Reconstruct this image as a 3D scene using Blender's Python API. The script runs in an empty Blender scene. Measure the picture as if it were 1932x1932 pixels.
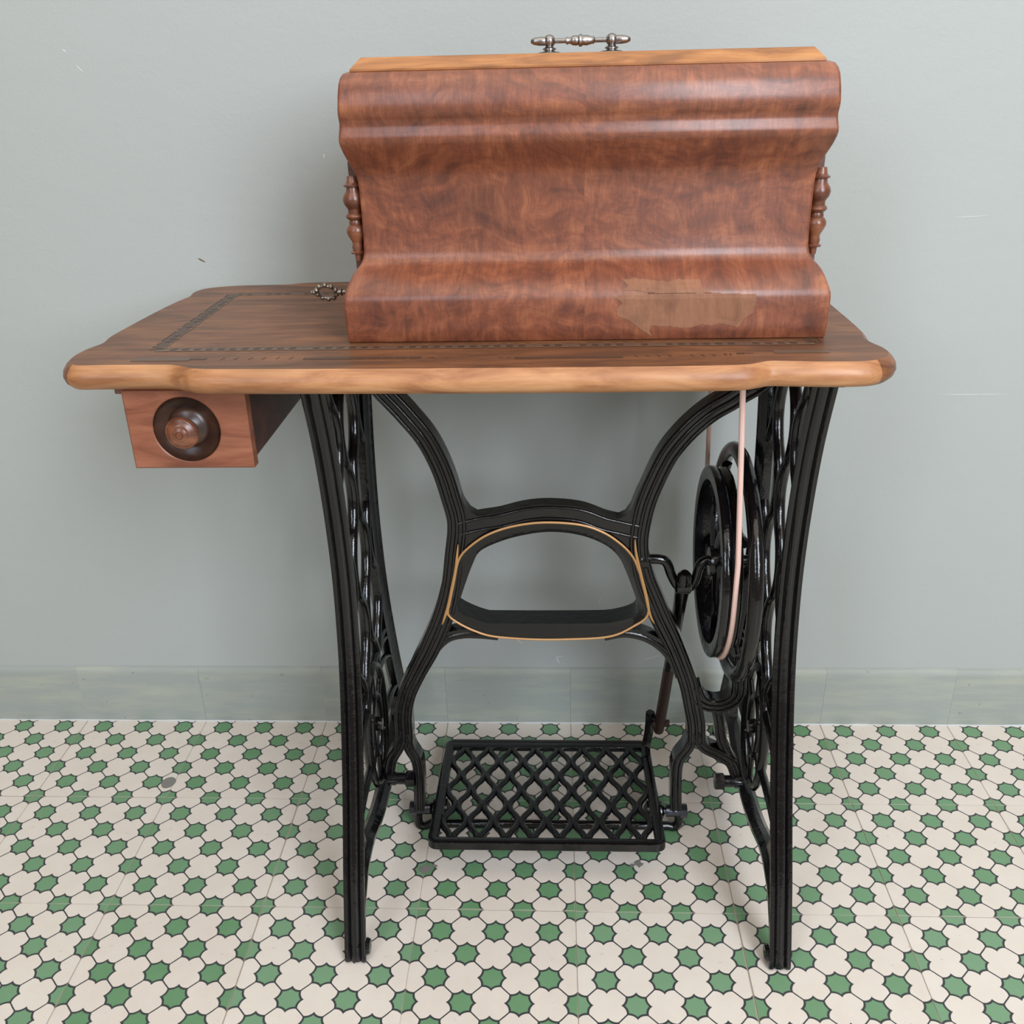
import bpy, bmesh, math, random
from mathutils import Vector, Matrix
random.seed(7)
S = bpy.context.scene
C = S.collection

# ---------------------------------------------------------------- camera
CAM = (-0.0256, -1.0888, 0.9670)
YAW, PITCH, ROLL = -0.0483, 0.4330, -0.0238
F_PX = 1808.6
cy, sy = math.cos(YAW), math.sin(YAW)
fwd = Vector((sy*math.cos(PITCH), cy*math.cos(PITCH), -math.sin(PITCH)))
rgt = Vector((cy, -sy, 0)); up = rgt.cross(fwd)
r2 = math.cos(ROLL)*rgt + math.sin(ROLL)*up
u2 = -math.sin(ROLL)*rgt + math.cos(ROLL)*up
cam_d = bpy.data.cameras.new('camera'); cam = bpy.data.objects.new('camera', cam_d); C.objects.link(cam)
cam.matrix_world = Matrix(((r2.x, u2.x, -fwd.x, CAM[0]), (r2.y, u2.y, -fwd.y, CAM[1]), (r2.z, u2.z, -fwd.z, CAM[2]), (0, 0, 0, 1)))
cam_d.sensor_width = 36; cam_d.lens = F_PX/1932*36; cam_d.clip_start = 0.02
S.camera = cam

# ---------------------------------------------------------------- world, lights, exposure
w = bpy.data.worlds.new('room_daylight'); S.world = w; w.use_nodes = True
bg = w.node_tree.nodes['Background']; bg.inputs[0].default_value = (1.0, 0.85, 0.66, 1); bg.inputs[1].default_value = 0.25
def area(name, loc, target, size, power, color, size_y=None):
    d = bpy.data.lights.new(name, 'AREA'); d.energy = power; d.color = color
    d.shape = 'RECTANGLE'; d.size = size; d.size_y = size_y or size
    o = bpy.data.objects.new(name, d); C.objects.link(o); o.location = loc
    o.rotation_euler = (Vector(target)-Vector(loc)).to_track_quat('-Z', 'Y').to_euler()
    return o
area('window_light_right', (1.25, -2.6, 1.95), (0.0, 0.0, 0.6), 1.0, 96, (0.82, 0.90, 1.0), 1.8)
area('window_light_left', (-1.5, -3.0, 2.0), (0.0, 0.0, 0.6), 0.7, 30, (0.74, 0.86, 1.0), 1.4)
area('ceiling_bounce', (0.2, -1.0, 2.65), (0.2, -0.8, 0.0), 3.0, 44, (1.0, 0.93, 0.84), 2.4)
S.view_settings.view_transform = 'Standard'; S.view_settings.look = 'None'
S.view_settings.gamma = 1; S.view_settings.use_curve_mapping = False
S.view_settings.exposure = 0.0

# ---------------------------------------------------------------- helpers
def obj(name, bm, m, parent=None, smooth=False, sharp=35):
    me = bpy.data.meshes.new(name)
    bmesh.ops.recalc_face_normals(bm, faces=bm.faces[:])
    bm.to_mesh(me); bm.free()
    if m: me.materials.append(m)
    if smooth:
        for p_ in me.polygons: p_.use_smooth = True
        try: me.set_sharp_from_angle(angle=math.radians(sharp))
        except Exception: pass
    o = bpy.data.objects.new(name, me); C.objects.link(o)
    if parent: attach(o, parent)
    return o
def attach(o, parent):
    o.parent = parent
    r = parent
    while r.parent: r = r.parent
    if parent is r and r.type == 'EMPTY':
        o.matrix_parent_inverse = Matrix.Translation(r.location).inverted()
def thing(name, label, cat, loc=(0, 0, 0), group=None):
    o = bpy.data.objects.new(name, None); C.objects.link(o); o.location = loc
    o.empty_display_size = 0.05
    o['label'] = label; o['category'] = cat
    if group: o['group'] = group
    return o
def catmull(pts, n=8, closed=False):
    P = [Vector(p_) for p_ in pts]; out = []
    N = len(P); segs = N if closed else N-1
    for i in range(segs):
        if closed: a, b, c, d = P[(i-1) % N], P[i], P[(i+1) % N], P[(i+2) % N]
        else: a, b, c, d = P[max(i-1, 0)], P[i], P[i+1], P[min(i+2, N-1)]
        for k in range(n):
            t = k/n
            out.append(0.5*((2*b)+(c-a)*t+(2*a-5*b+4*c-d)*t*t+(3*b-a-3*c+d)*t*t*t))
    if not closed: out.append(P[-1].copy())
    return out
def sweep(bm, pts, prof, axis, closed=False, scale=None, cap=True):
    """prof: closed loop of (a, b); a along in-plane normal, b along axis"""
    A = Vector(axis).normalized(); N = len(pts); rings = []
    for i, p_ in enumerate(pts):
        if closed: t = pts[(i+1) % N]-pts[i-1]
        else: t = pts[min(i+1, N-1)]-pts[max(i-1, 0)]
        n = A.cross(t)
        if n.length < 1e-9: n = Vector((1, 0, 0))
        n.normalize()
        s = scale[i] if scale else 1.0
        rings.append([bm.verts.new(p_+n*a*s+A*b) for a, b in prof])
    M = len(prof)
    for i in range(N if closed else N-1):
        r0, r1 = rings[i], rings[(i+1) % N]
        for k in range(M):
            bm.faces.new((r0[k], r0[(k+1) % M], r1[(k+1) % M], r1[k]))
    if cap and not closed:
        bm.faces.new(rings[0][::-1]); bm.faces.new(rings[-1])
def rect(wd, dp, r=0.3):
    c = min(wd, dp)*r/2; x, y = wd/2, dp/2
    return [(-x+c, -y), (x-c, -y), (x, -y+c), (x, y-c), (x-c, y), (-x+c, y), (-x, y-c), (-x, -y+c)]
def ell(wd, dp, n=10): return [(wd/2*math.cos(2*math.pi*k/n), dp/2*math.sin(2*math.pi*k/n)) for k in range(n)]
def ridged(wd, dp, beads=(-0.72, 0, 0.72), h=0.0022, br=0.16):
    """flat bar with raised beads on its front (+b) side"""
    x = wd/2; out = [(-x, -dp/2), (x, -dp/2), (x, dp/2-h)]
    for c in sorted(beads, reverse=True):
        cx = c*x; hw = br*x
        hi = min(cx+hw*1.3, x*0.999)
        out += [(hi, dp/2-h), (cx+hw*0.6, dp/2-h*0.15), (cx, dp/2), (cx-hw*0.6, dp/2-h*0.15)]
        lo = max(cx-hw*1.3, -x*0.999)
        out += [(lo, dp/2-h)]
    out += [(-x, dp/2-h*1.1)]
    return out
def tube(bm, pts, r, seg=10, closed=False, cap=True):
    pts = [Vector(p_) for p_ in pts]; N = len(pts); rings = []
    t0 = (pts[1]-pts[0]).normalized()
    ref = Vector((0, 0, 1)) if abs(t0.z) < 0.9 else Vector((0, 1, 0))
    n = (ref-t0*ref.dot(t0)).normalized()
    for i, p_ in enumerate(pts):
        if closed: t = (pts[(i+1) % N]-pts[i-1]).normalized()
        else: t = (pts[min(i+1, N-1)]-pts[max(i-1, 0)]).normalized()
        n = (n-t*n.dot(t)).normalized(); b = t.cross(n)
        rr = r[i] if isinstance(r, (list, tuple)) else r
        rings.append([bm.verts.new(p_+(n*math.cos(2*math.pi*k/seg)+b*math.sin(2*math.pi*k/seg))*rr) for k in range(seg)])
    for i in range(N if closed else N-1):
        r0, r1 = rings[i], rings[(i+1) % N]
        for k in range(seg): bm.faces.new((r0[k], r0[(k+1) % seg], r1[(k+1) % seg], r1[k]))
    if cap and not closed: bm.faces.new(rings[0][::-1]); bm.faces.new(rings[-1])
def lathe(bm, prof, origin, axis=(0, 0, 1), seg=24, a0=0.0, a1=2*math.pi):
    """prof: (radius, height) list along axis from origin"""
    A = Vector(axis).normalized(); o = Vector(origin)
    ref = Vector((0, 0, 1)) if abs(A.z) < 0.9 else Vector((0, 1, 0))
    X = (ref-A*ref.dot(A)).normalized(); Y = A.cross(X)
    rings = []
    for r, h in prof:
        if r < 1e-6: rings.append([bm.verts.new(o+A*h)])
        else: rings.append([bm.verts.new(o+A*h+(X*math.cos(2*math.pi*k/seg)+Y*math.sin(2*math.pi*k/seg))*r) for k in range(seg)])
    for a, b in zip(rings, rings[1:]):
        for k in range(seg):
            k2 = (k+1) % seg
            if len(a) == 1 and len(b) == 1: continue
            if len(a) == 1: bm.faces.new((a[0], b[k2], b[k]))
            elif len(b) == 1: bm.faces.new((a[k], a[k2], b[0]))
            else: bm.faces.new((a[k], a[k2], b[k2], b[k]))
    if len(rings[0]) > 1: bm.faces.new(rings[0][::-1])
    if len(rings[-1]) > 1: bm.faces.new(rings[-1])
def box(bm, x0, x1, y0, y1, z0, z1, bev=0.0):
    r = bmesh.ops.create_cube(bm, size=1, matrix=Matrix.Translation(((x0+x1)/2, (y0+y1)/2, (z0+z1)/2)) @ Matrix.Diagonal((x1-x0, y1-y0, z1-z0, 1)))
    if bev:
        vs = set(r['verts']); es = [e for e in bm.edges if e.verts[0] in vs and e.verts[1] in vs]
        bmesh.ops.bevel(bm, geom=es, offset=bev, segments=2, affect='EDGES', profile=0.5)

# ---------------------------------------------------------------- materials
class NT:
    def __init__(s, name):
        s.m = bpy.data.materials.new(name); s.m.use_nodes = True; s.t = s.m.node_tree
        s.b = s.t.nodes['Principled BSDF']
    def n(s, typ, **kw):
        nd = s.t.nodes.new(typ)
        for k, v in kw.items():
            if k.startswith('i_'):
                key = k[2:]; key = int(key) if key.isdigit() else key.replace('_', ' ')
                s.set(nd.inputs[key], v)
            else: setattr(nd, k, v)
        return nd
    def set(s, sock, v):
        if isinstance(v, bpy.types.NodeSocket): s.t.links.new(v, sock)
        else: sock.default_value = v
    def math(s, op, a, b=None, c=None, clamp=False):
        nd = s.t.nodes.new('ShaderNodeMath'); nd.operation = op; nd.use_clamp = clamp
        s.set(nd.inputs[0], a)
        if b is not None: s.set(nd.inputs[1], b)
        if c is not None: s.set(nd.inputs[2], c)
        return nd.outputs[0]
    def mix(s, f, a, b, blend='MIX'):
        nd = s.t.nodes.new('ShaderNodeMix'); nd.data_type = 'RGBA'; nd.blend_type = blend
        s.set(nd.inputs[0], f); s.set(nd.inputs[6], a); s.set(nd.inputs[7], b)
        return nd.outputs[2]
    def noise(s, vec, scale, detail=4, rough=0.5, dist=0.0):
        nd = s.n('ShaderNodeTexNoise'); s.set(nd.inputs['Vector'], vec)
        nd.inputs['Scale'].default_value = scale; nd.inputs['Detail'].default_value = detail
        nd.inputs['Roughness'].default_value = rough; nd.inputs['Distortion'].default_value = dist
        return nd.outputs['Fac']
    def ramp(s, f, stops):
        nd = s.t.nodes.new('ShaderNodeValToRGB'); s.set(nd.inputs[0], f)
        e = nd.color_ramp.elements
        while len(e) > 1: e.remove(e[-1])
        e[0].position = stops[0][0]; e[0].color = (*stops[0][1], 1)
        for p_, c in stops[1:]:
            q = e.new(p_); q.color = (*c, 1)
        return nd.outputs[0]
    def map(s, vec, scale=(1, 1, 1), rot=(0, 0, 0), loc=(0, 0, 0)):
        nd = s.n('ShaderNodeMapping'); s.set(nd.inputs['Vector'], vec)
        nd.inputs['Scale'].default_value = scale; nd.inputs['Rotation'].default_value = rot; nd.inputs['Location'].default_value = loc
        return nd.outputs[0]
    def bump(s, h, strength=0.2, dist=0.001, normal=None):
        nd = s.n('ShaderNodeBump'); s.set(nd.inputs['Height'], h)
        nd.inputs['Strength'].default_value = strength; nd.inputs['Distance'].default_value = dist
        if normal: s.set(nd.inputs['Normal'], normal)
        return nd.outputs[0]
    def out(s, color=None, rough=None, normal=None, metal=None, coat=None, coat_rough=None, spec=None):
        b = s.b.inputs
        if color is not None: s.set(b['Base Color'], color)
        if rough is not None: s.set(b['Roughness'], rough)
        if normal is not None: s.set(b['Normal'], normal)
        if metal is not None: s.set(b['Metallic'], metal)
        if coat is not None: b['Coat Weight'].default_value = coat
        if coat_rough is not None: b['Coat Roughness'].default_value = coat_rough
        if spec is not None: b['Specular IOR Level'].default_value = spec
        return s.m
def srgb(r, g, b):
    f = lambda c: (c/255/12.92) if c/255 <= 0.04045 else ((c/255+0.055)/1.055)**2.4
    return (f(r), f(g), f(b))
def c4(r, g, b): return (*srgb(r, g, b), 1)

def mat_wall(name, streak=False):
    s = NT(name); co = s.n('ShaderNodeTexCoord').outputs['Object']
    if streak:   # every skirting tile gets its own brush marks
        va = s.n('ShaderNodeVectorMath', operation='MULTIPLY_ADD'); s.set(va.inputs[0], s.n('ShaderNodeObjectInfo').outputs['Random'])
        va.inputs[1].default_value = (7, 3, 5); s.set(va.inputs[2], co); co = va.outputs[0]
    a = s.noise(co, 1.6, 3); b = s.noise(co, 220, 3, 0.6); c = s.noise(s.map(co, (1, 1, 1.8), (0.3, 0.5, 0)), 14, 5, 0.6)
    col = s.mix(s.math('MULTIPLY', a, 1.0), c4(166, 169, 165), c4(172, 176, 174))
    if streak:
        col = s.mix(a, c4(146, 151, 145), c4(158, 163, 158))
        e = s.noise(s.map(co, (2.2, 1, 16)), 3.0, 6, 0.65)
        g = s.noise(co, 5, 3)
        f = s.math('MULTIPLY', s.math('GREATER_THAN', e, 0.60), s.math('GREATER_THAN', g, 0.5))
        f2 = s.math('MULTIPLY', s.math('SUBTRACT', e, 0.45, clamp=True), 1.6, clamp=True)
        col = s.mix(s.math('MULTIPLY', f2, 0.9), col, c4(186, 186, 160))
        col = s.mix(s.math('MULTIPLY', s.math('LESS_THAN', s.noise(co, 90, 2), 0.27), 0.5), col, c4(120, 122, 118))
    else:
        v = s.n('ShaderNodeTexVoronoi'); s.set(v.inputs['Vector'], s.map(co, (9, 9, 5), (0, 0.6, 0))); v.inputs['Scale'].default_value = 1.0
        sp = s.math('LESS_THAN', v.outputs['Distance'], 0.018)
        col = s.mix(s.math('MULTIPLY', sp, 0.6), col, c4(206, 206, 200))
    h = s.math('ADD', s.math('MULTIPLY', b, 0.35), c)
    return s.out(col, 0.62, s.bump(h, 0.35, 0.002), spec=0.35)
M_wall = mat_wall('sage_grey_plaster'); M_skirt = mat_wall('painted_skirting', True)
def mat_plain(name, col, rough, metal=0.0, bump=None, coat=0.0, spec=0.5, cr=0.1):
    s = NT(name); co = s.n('ShaderNodeTexCoord').outputs['Object']
    n = s.noise(co, 60, 3)
    cc = s.mix(s.math('MULTIPLY', n, 0.35), (*col, 1), (*[c*0.72 for c in col], 1))
    nm = s.bump(s.noise(co, bump[0], 3), bump[1], bump[2]) if bump else None
    return s.out(cc, rough, nm, metal, coat, cr, spec)
M_caulk = mat_plain('white_caulk', srgb(205, 208, 208), 0.5, bump=(90, .6, .002))
M_grout = mat_plain('beige_grout', srgb(176, 165, 150), 0.8, bump=(300, .3, .001))

def mat_tile():
    s = NT('patterned_cement_tile'); co = s.n('ShaderNodeTexCoord').outputs['Object']
    rnd = s.n('ShaderNodeObjectInfo').outputs['Random']
    xyz = s.n('ShaderNodeSeparateXYZ'); wob = s.n('ShaderNodeTexNoise'); s.set(wob.inputs['Vector'], co); wob.inputs['Scale'].default_value = 38
    # slight hand-poured wobble of the pigment edges
    ofs = s.n('ShaderNodeVectorMath', operation='SUBTRACT'); s.set(ofs.inputs[0], wob.outputs['Color']); ofs.inputs[1].default_value = (.5, .5, .5)
    sc = s.n('ShaderNodeVectorMath', operation='SCALE'); s.set(sc.inputs[0], ofs.outputs[0]); sc.inputs['Scale'].default_value = 0.0022
    add = s.n('ShaderNodeVectorMath', operation='ADD'); s.set(add.inputs[0], co); s.set(add.inputs[1], sc.outputs[0])
    s.set(xyz.inputs[0], add.outputs[0])
    p_ = 0.2/3
    X = s.math('DIVIDE', s.math('ADD', xyz.outputs[0], 0.1), p_); Y = s.math('DIVIDE', s.math('ADD', xyz.outputs[1], 0.1), p_)
    a = s.math('PINGPONG', X, 0.5); b = s.math('PINGPONG', Y, 0.5)
    c, r = 0.1464, 0.170
    def dist(x0, y0):
        dx = s.math('SUBTRACT', a, x0); dy = s.math('SUBTRACT', b, y0)
        return s.math('SQRT', s.math('ADD', s.math('MULTIPLY', dx, dx), s.math('MULTIPLY', dy, dy)))
    d = s.math('MINIMUM', dist(0.5-c, c), dist(c, 0.5-c))
    d0 = s.math('MINIMUM', dist(0.5, 0.0), dist(0.0, 0.5))
    dd = s.math('MINIMUM', s.math('SUBTRACT', d, r), s.math('SUBTRACT', d0, 0.20))
    diag = s.math('ABSOLUTE', s.math('SUBTRACT', a, b))
    def ss(v, e0, e1):
        nd = s.n('ShaderNodeMapRange', interpolation_type='SMOOTHSTEP'); s.set(nd.inputs[0], v)
        nd.inputs[1].default_value = e0; nd.inputs[2].default_value = e1; nd.inputs[3].default_value = 0; nd.inputs[4].default_value = 1
        return nd.outputs[0]
    cream = s.math('MULTIPLY', ss(dd, 0.004, -0.004), ss(diag, 0.013, 0.022))
    green = ss(dd, 0.034, 0.043)
    n1 = s.noise(co, 26, 4, 0.6); n2 = s.noise(co, 400, 2, 0.6); n3 = s.noise(co, 7, 2)
    cc = s.mix(n1, c4(214, 202, 190), c4(228, 220, 210))
    cc = s.mix(s.math('MULTIPLY', s.math('GREATER_THAN', s.noise(co, 120, 2), 0.73), 0.25), cc, c4(150, 130, 110))
    gc = s.mix(n1, c4(74, 128, 78), c4(104, 150, 108))
    gc = s.mix(s.math('MULTIPLY', rnd, 0.7), gc, c4(122, 156, 124))
    col = s.mix(cream, c4(45, 50, 54), cc)
    col = s.mix(green, col, gc)
    tint = s.mix(rnd, (0.95, 0.93, 0.92, 1), (1.0, 1.0, 1.0, 1))
    col = s.mix(1.0, col, tint, 'MULTIPLY')
    col = s.mix(s.math('MULTIPLY', n2, 0.10), col, (0.35, 0.33, 0.30, 1))
    # worn, grouty rim
    ed = s.math('MAXIMUM', s.math('ABSOLUTE', xyz.outputs[0]), s.math('ABSOLUTE', xyz.outputs[1]))
    col = s.mix(s.math('MULTIPLY', ss(ed, 0.0985, 0.0996), 0.45), col, c4(178, 162, 148))
    return s.out(col, s.math('ADD', 0.33, s.math('MULTIPLY', n1, 0.2)), s.bump(n2, 0.06, 0.0006), spec=0.4)
M_tile = mat_tile()

def mat_iron():
    s = NT('black_enamelled_cast_iron'); co = s.n('ShaderNodeTexCoord').outputs['Object']
    n = s.noise(co, 85, 4, 0.55); n2 = s.noise(co, 9, 3)
    col = s.mix(n2, c4(6, 6, 11), c4(15, 12, 12))
    return s.out(col, s.math('ADD', 0.06, s.math('MULTIPLY', n2, 0.20)), s.bump(n, 0.4, 0.0020), coat=0.15, coat_rough=0.05, spec=0.45)
M_iron = mat_iron()
M_gold = mat_plain('gold_pinstripe', srgb(190, 142, 90), 0.45, 0.2, (140, .4, .001))
M_rust = mat_plain('rusty_brown_iron', srgb(58, 36, 32), 0.5, 0.1, (90, .4, .001))
M_steel = mat_plain('tarnished_nickel', srgb(150, 145, 142), 0.3, 1.0, (180, .25, .001))
M_oldiron = mat_plain('old_pewter_iron', srgb(150, 140, 130), 0.38, 0.9, (260, .6, .002))
M_boltsteel = mat_plain('worn_blue_steel', srgb(84, 86, 96), 0.25, 0.9, (120, .4, .001))
M_belt = mat_plain('pale_pink_leather', srgb(226, 188, 176), 0.6, bump=(300, .4, .0006))


def mat_wood(name, dark, mid, light, kind='plank', rough=0.34, coat=0.25, cr=0.28, blot_th=0.56):
    """kind: plank (grain along x), panel (book-matched figure in x, z), flat (top board)"""
    s = NT(name); co = s.n('ShaderNodeTexCoord').outputs['Object']
    sep = s.n('ShaderNodeSeparateXYZ'); s.set(sep.inputs[0], co)
    if kind == 'panel':
        xm = s.math('ABSOLUTE', s.math('SUBTRACT', sep.outputs[0], 0.005))
        side = s.math('MULTIPLY', s.math('GREATER_THAN', sep.outputs[0], 0.005), 0.37)
        cmb = s.n('ShaderNodeCombineXYZ'); s.set(cmb.inputs[0], xm); s.set(cmb.inputs[1], side); s.set(cmb.inputs[2], sep.outputs[2])
        v = cmb.outputs[0]
        warp = s.n('ShaderNodeTexNoise'); s.set(warp.inputs['Vector'], v); warp.inputs['Scale'].default_value = 7; warp.inputs['Detail'].default_value = 3
        sc = s.n('ShaderNodeVectorMath', operation='SCALE'); s.set(sc.inputs[0], warp.outputs['Color']); sc.inputs['Scale'].default_value = 0.13
        ad = s.n('ShaderNodeVectorMath', operation='ADD'); s.set(ad.inputs[0], v); s.set(ad.inputs[1], sc.outputs[0])
        g1 = s.noise(s.map(ad.outputs[0], (7, 1, 30), (0, 0.5, 0)), 2.2, 7, 0.7)
        g2 = s.noise(s.map(ad.outputs[0], (60, 1, 22), (0, 0.75, 0)), 1.0, 6, 0.75)
        g = s.math('ADD', s.math('MULTIPLY', g1, 0.50), s.math('MULTIPLY', g2, 0.50))
        fib = s.noise(s.map(v, (420, 1, 60), (0, 0.08, 0)), 1.0, 3, 0.7)
        blot = s.noise(v, 15, 4, 0.6)
    else:
        g = s.noise(s.map(co, (4.5, 22, 22)), 2.0, 6, 0.6, 0.8)
        fib = s.noise(s.map(co, (16, 260, 260)), 1.0, 3, 0.7)
        blot = s.noise(s.map(co, (1, 2.2, 2.2)), 7, 3)
    col = s.ramp(g, [(0.36, dark), (0.5, mid), (0.64, light)])
    col = s.mix(s.math('MULTIPLY', s.math('SUBTRACT', fib, 0.42, clamp=True), 1.3, clamp=True), col, (*dark, 1))
    col = s.mix(s.math('MULTIPLY', s.math('SUBTRACT', blot, blot_th, clamp=True), 2.6, clamp=True), col, (*[c*0.45 for c in dark], 1))
    return s.out(col, s.math('ADD', rough, s.math('MULTIPLY', fib, 0.12)), s.bump(fib, 0.08, 0.0005), coat=coat, coat_rough=cr, spec=0.45)
M_cover = mat_wood('walnut_veneer', srgb(82, 44, 32), srgb(128, 70, 46), srgb(162, 98, 64), 'panel', 0.40, 0.5, 0.34)
M_coverend = mat_wood('dark_walnut_board', srgb(72, 46, 40), srgb(104, 66, 52), srgb(126, 84, 64), 'plank', 0.4)
M_lid = mat_wood('honey_walnut_board', srgb(128, 80, 42), srgb(166, 108, 58), srgb(186, 130, 76), 'plank', 0.36)
M_top = mat_wood('brown_walnut_top', srgb(90, 58, 38), srgb(118, 76, 48), srgb(136, 90, 58), 'plank', 0.38, 0.12, 0.28, 0.50)
M_endgrain = mat_wood('dark_end_grain_edge', srgb(92, 56, 34), srgb(128, 80, 50), srgb(150, 98, 62), 'plank', 0.36, 0.2)
M_drawerside = mat_wood('dark_mahogany_side', srgb(52, 28, 22), srgb(72, 40, 31), srgb(88, 50, 38), 'plank', 0.36)
M_edge = mat_wood('light_walnut_edge', srgb(146, 94, 58), srgb(176, 122, 80), srgb(192, 140, 96), 'plank', 0.42, 0.15)
M_drawer = mat_wood('red_mahogany', srgb(116, 64, 44), srgb(142, 84, 60), srgb(158, 98, 72), 'plank', 0.38)
M_turned = mat_wood('turned_walnut', srgb(78, 42, 30), srgb(112, 64, 42), srgb(140, 86, 58), 'plank', 0.28, 0.4)
M_glue = mat_wood('bare_wood_under_veneer', srgb(116, 76, 54), srgb(142, 96, 70), srgb(156, 108, 80), 'panel', 0.6, 0.0)
M_dish = mat_wood('dark_brown_recess', srgb(46, 28, 20), srgb(64, 38, 26), srgb(78, 48, 34), 'plank', 0.3, 0.3)  # darker brown than the drawer front, for the dish and knob rose
M_inlay = mat_plain('dark_inlay', srgb(78, 58, 44), 0.4)
M_inlay2 = mat_plain('light_inlay', srgb(146, 116, 86), 0.4)
M_inlay3 = mat_plain('grey_worn_inlay', srgb(98, 76, 62), 0.4)
M_stain = mat_plain('grey_stain', srgb(126, 124, 118), 0.6)

# ---------------------------------------------------------------- the setting
WALL_Y, BASE_Y = 0.190, 0.183
bm = bmesh.new(); box(bm, -2.2, 2.2, WALL_Y, 0.34, 0.0, 2.7)
wall = obj('wall_back', bm, M_wall); wall['kind'] = 'structure'
bm = bmesh.new(); box(bm, -2.2, 2.2, -2.9, WALL_Y, -0.05, -0.0011)
floor = obj('floor', bm, M_grout); floor['kind'] = 'structure'
def tile_mesh(x0, x1, y0, y1):
    b = bmesh.new(); g, ch = 0.00025, 0.0004
    lo = [(x0+g, y0+g), (x1-g, y0+g), (x1-g, y1-g), (x0+g, y1-g)]
    hi = [(x0+g+ch, y0+g+ch), (x1-g-ch, y0+g+ch), (x1-g-ch, y1-g-ch), (x0+g+ch, y1-g-ch)]
    r0 = [b.verts.new((x, y, -0.0011)) for x, y in lo]; r1 = [b.verts.new((x, y, -0.0005)) for x, y in lo]; r2 = [b.verts.new((x, y, 0)) for x, y in hi]
    for A_, B_ in ((r0, r1), (r1, r2)):
        for k in range(4): b.faces.new((A_[k], A_[(k+1) % 4], B_[(k+1) % 4], B_[k]))
    b.faces.new(r2)
    return b
t_full = obj('tile', tile_mesh(-.1, .1, -.1, .1), M_tile); t_cut = obj('tile', tile_mesh(-.1, .1, -.1, BASE_Y-0.1), M_tile)
first = {}
for j in range(0, -14, -1):
    for i in range(-10, 10):
        src = t_cut if j == 0 else t_full
        if (j == 0) not in first: o = src; first[j == 0] = 1
        else: o = src.copy(); C.objects.link(o)
        o.location = (i*.2+.1+random.uniform(-.0004, .0004), j*.2+.1+random.uniform(-.0004, .0004)*(j != 0), random.uniform(-.0003, .0002))
        o.rotation_euler = (0, 0, random.uniform(-.002, .002) if j else 0)
        o.parent = floor
def flat_poly(b, pts, z, flip=False):
    vs = [b.verts.new((x, y, z)) for x, y in pts]; f = b.faces.new(vs); bmesh.ops.triangulate(b, faces=[f])
bm = bmesh.new(); flat_poly(bm, [(-.6085+.0105*math.cos(a)*(1+.05*math.sin(3*a)), .0315+.0125*math.sin(a)) for a in [k*math.pi/12 for k in range(24)]], 0.0006)
st = obj('stain', bm, M_stain, floor)
bm = bmesh.new()
for cx, cy_, rr in ((-.2, -.1335, .009), (.0856, -.1194, .007), (.076, -.123, .004), (-.187, -.128, .004)):
    flat_poly(bm, [(cx+rr*math.cos(a)*random.uniform(.5, 1.2), cy_+rr*.9*math.sin(a)*random.uniform(.5, 1.2)) for a in [k*math.pi/8 for k in range(16)]], 0.0005)
st2 = obj('stain', bm, M_stain, floor)

base = bmesh.new(); box(base, -2.0, 2.0, BASE_Y+0.0015, WALL_Y, 0.0, 0.098)
skirt = obj('baseboard_back', base, M_grout); skirt['kind'] = 'structure'
def skirt_mesh():
    b = bmesh.new(); x0, x1 = -.0999, .0999
    pr = [(WALL_Y, 0.0002), (BASE_Y, 0.0002), (BASE_Y, 0.092), (BASE_Y+.0006, .0965), (BASE_Y+.0022, .1003), (BASE_Y+.0045, .1026), (WALL_Y, .1034)]
    L = [b.verts.new((x0, y, z)) for y, z in pr]; R_ = [b.verts.new((x1, y, z)) for y, z in pr]
    for k in range(len(pr)):
        b.faces.new((L[k], L[(k+1) % len(pr)], R_[(k+1) % len(pr)], R_[k]))
    b.faces.new(L[::-1]); b.faces.new(R_)
    return b
sk = obj('skirting_tile', skirt_mesh(), M_skirt, smooth=True, sharp=30)
for i in range(-10, 10):
    o = sk if i == -10 else sk.copy()
    if i != -10: C.objects.link(o)
    o.location = (i*.2+.1, random.uniform(-.0003, .0003), random.uniform(-.0005, .0005)); o.parent = skirt
bm = bmesh.new(); xs = [-2+k*.02 for k in range(201)]
tube(bm, [(x, BASE_Y-.0002, .0006) for x in xs], [random.uniform(.0006, .0020) for _ in xs], 6)
obj('caulk_line', bm, M_caulk, skirt, True)

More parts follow.
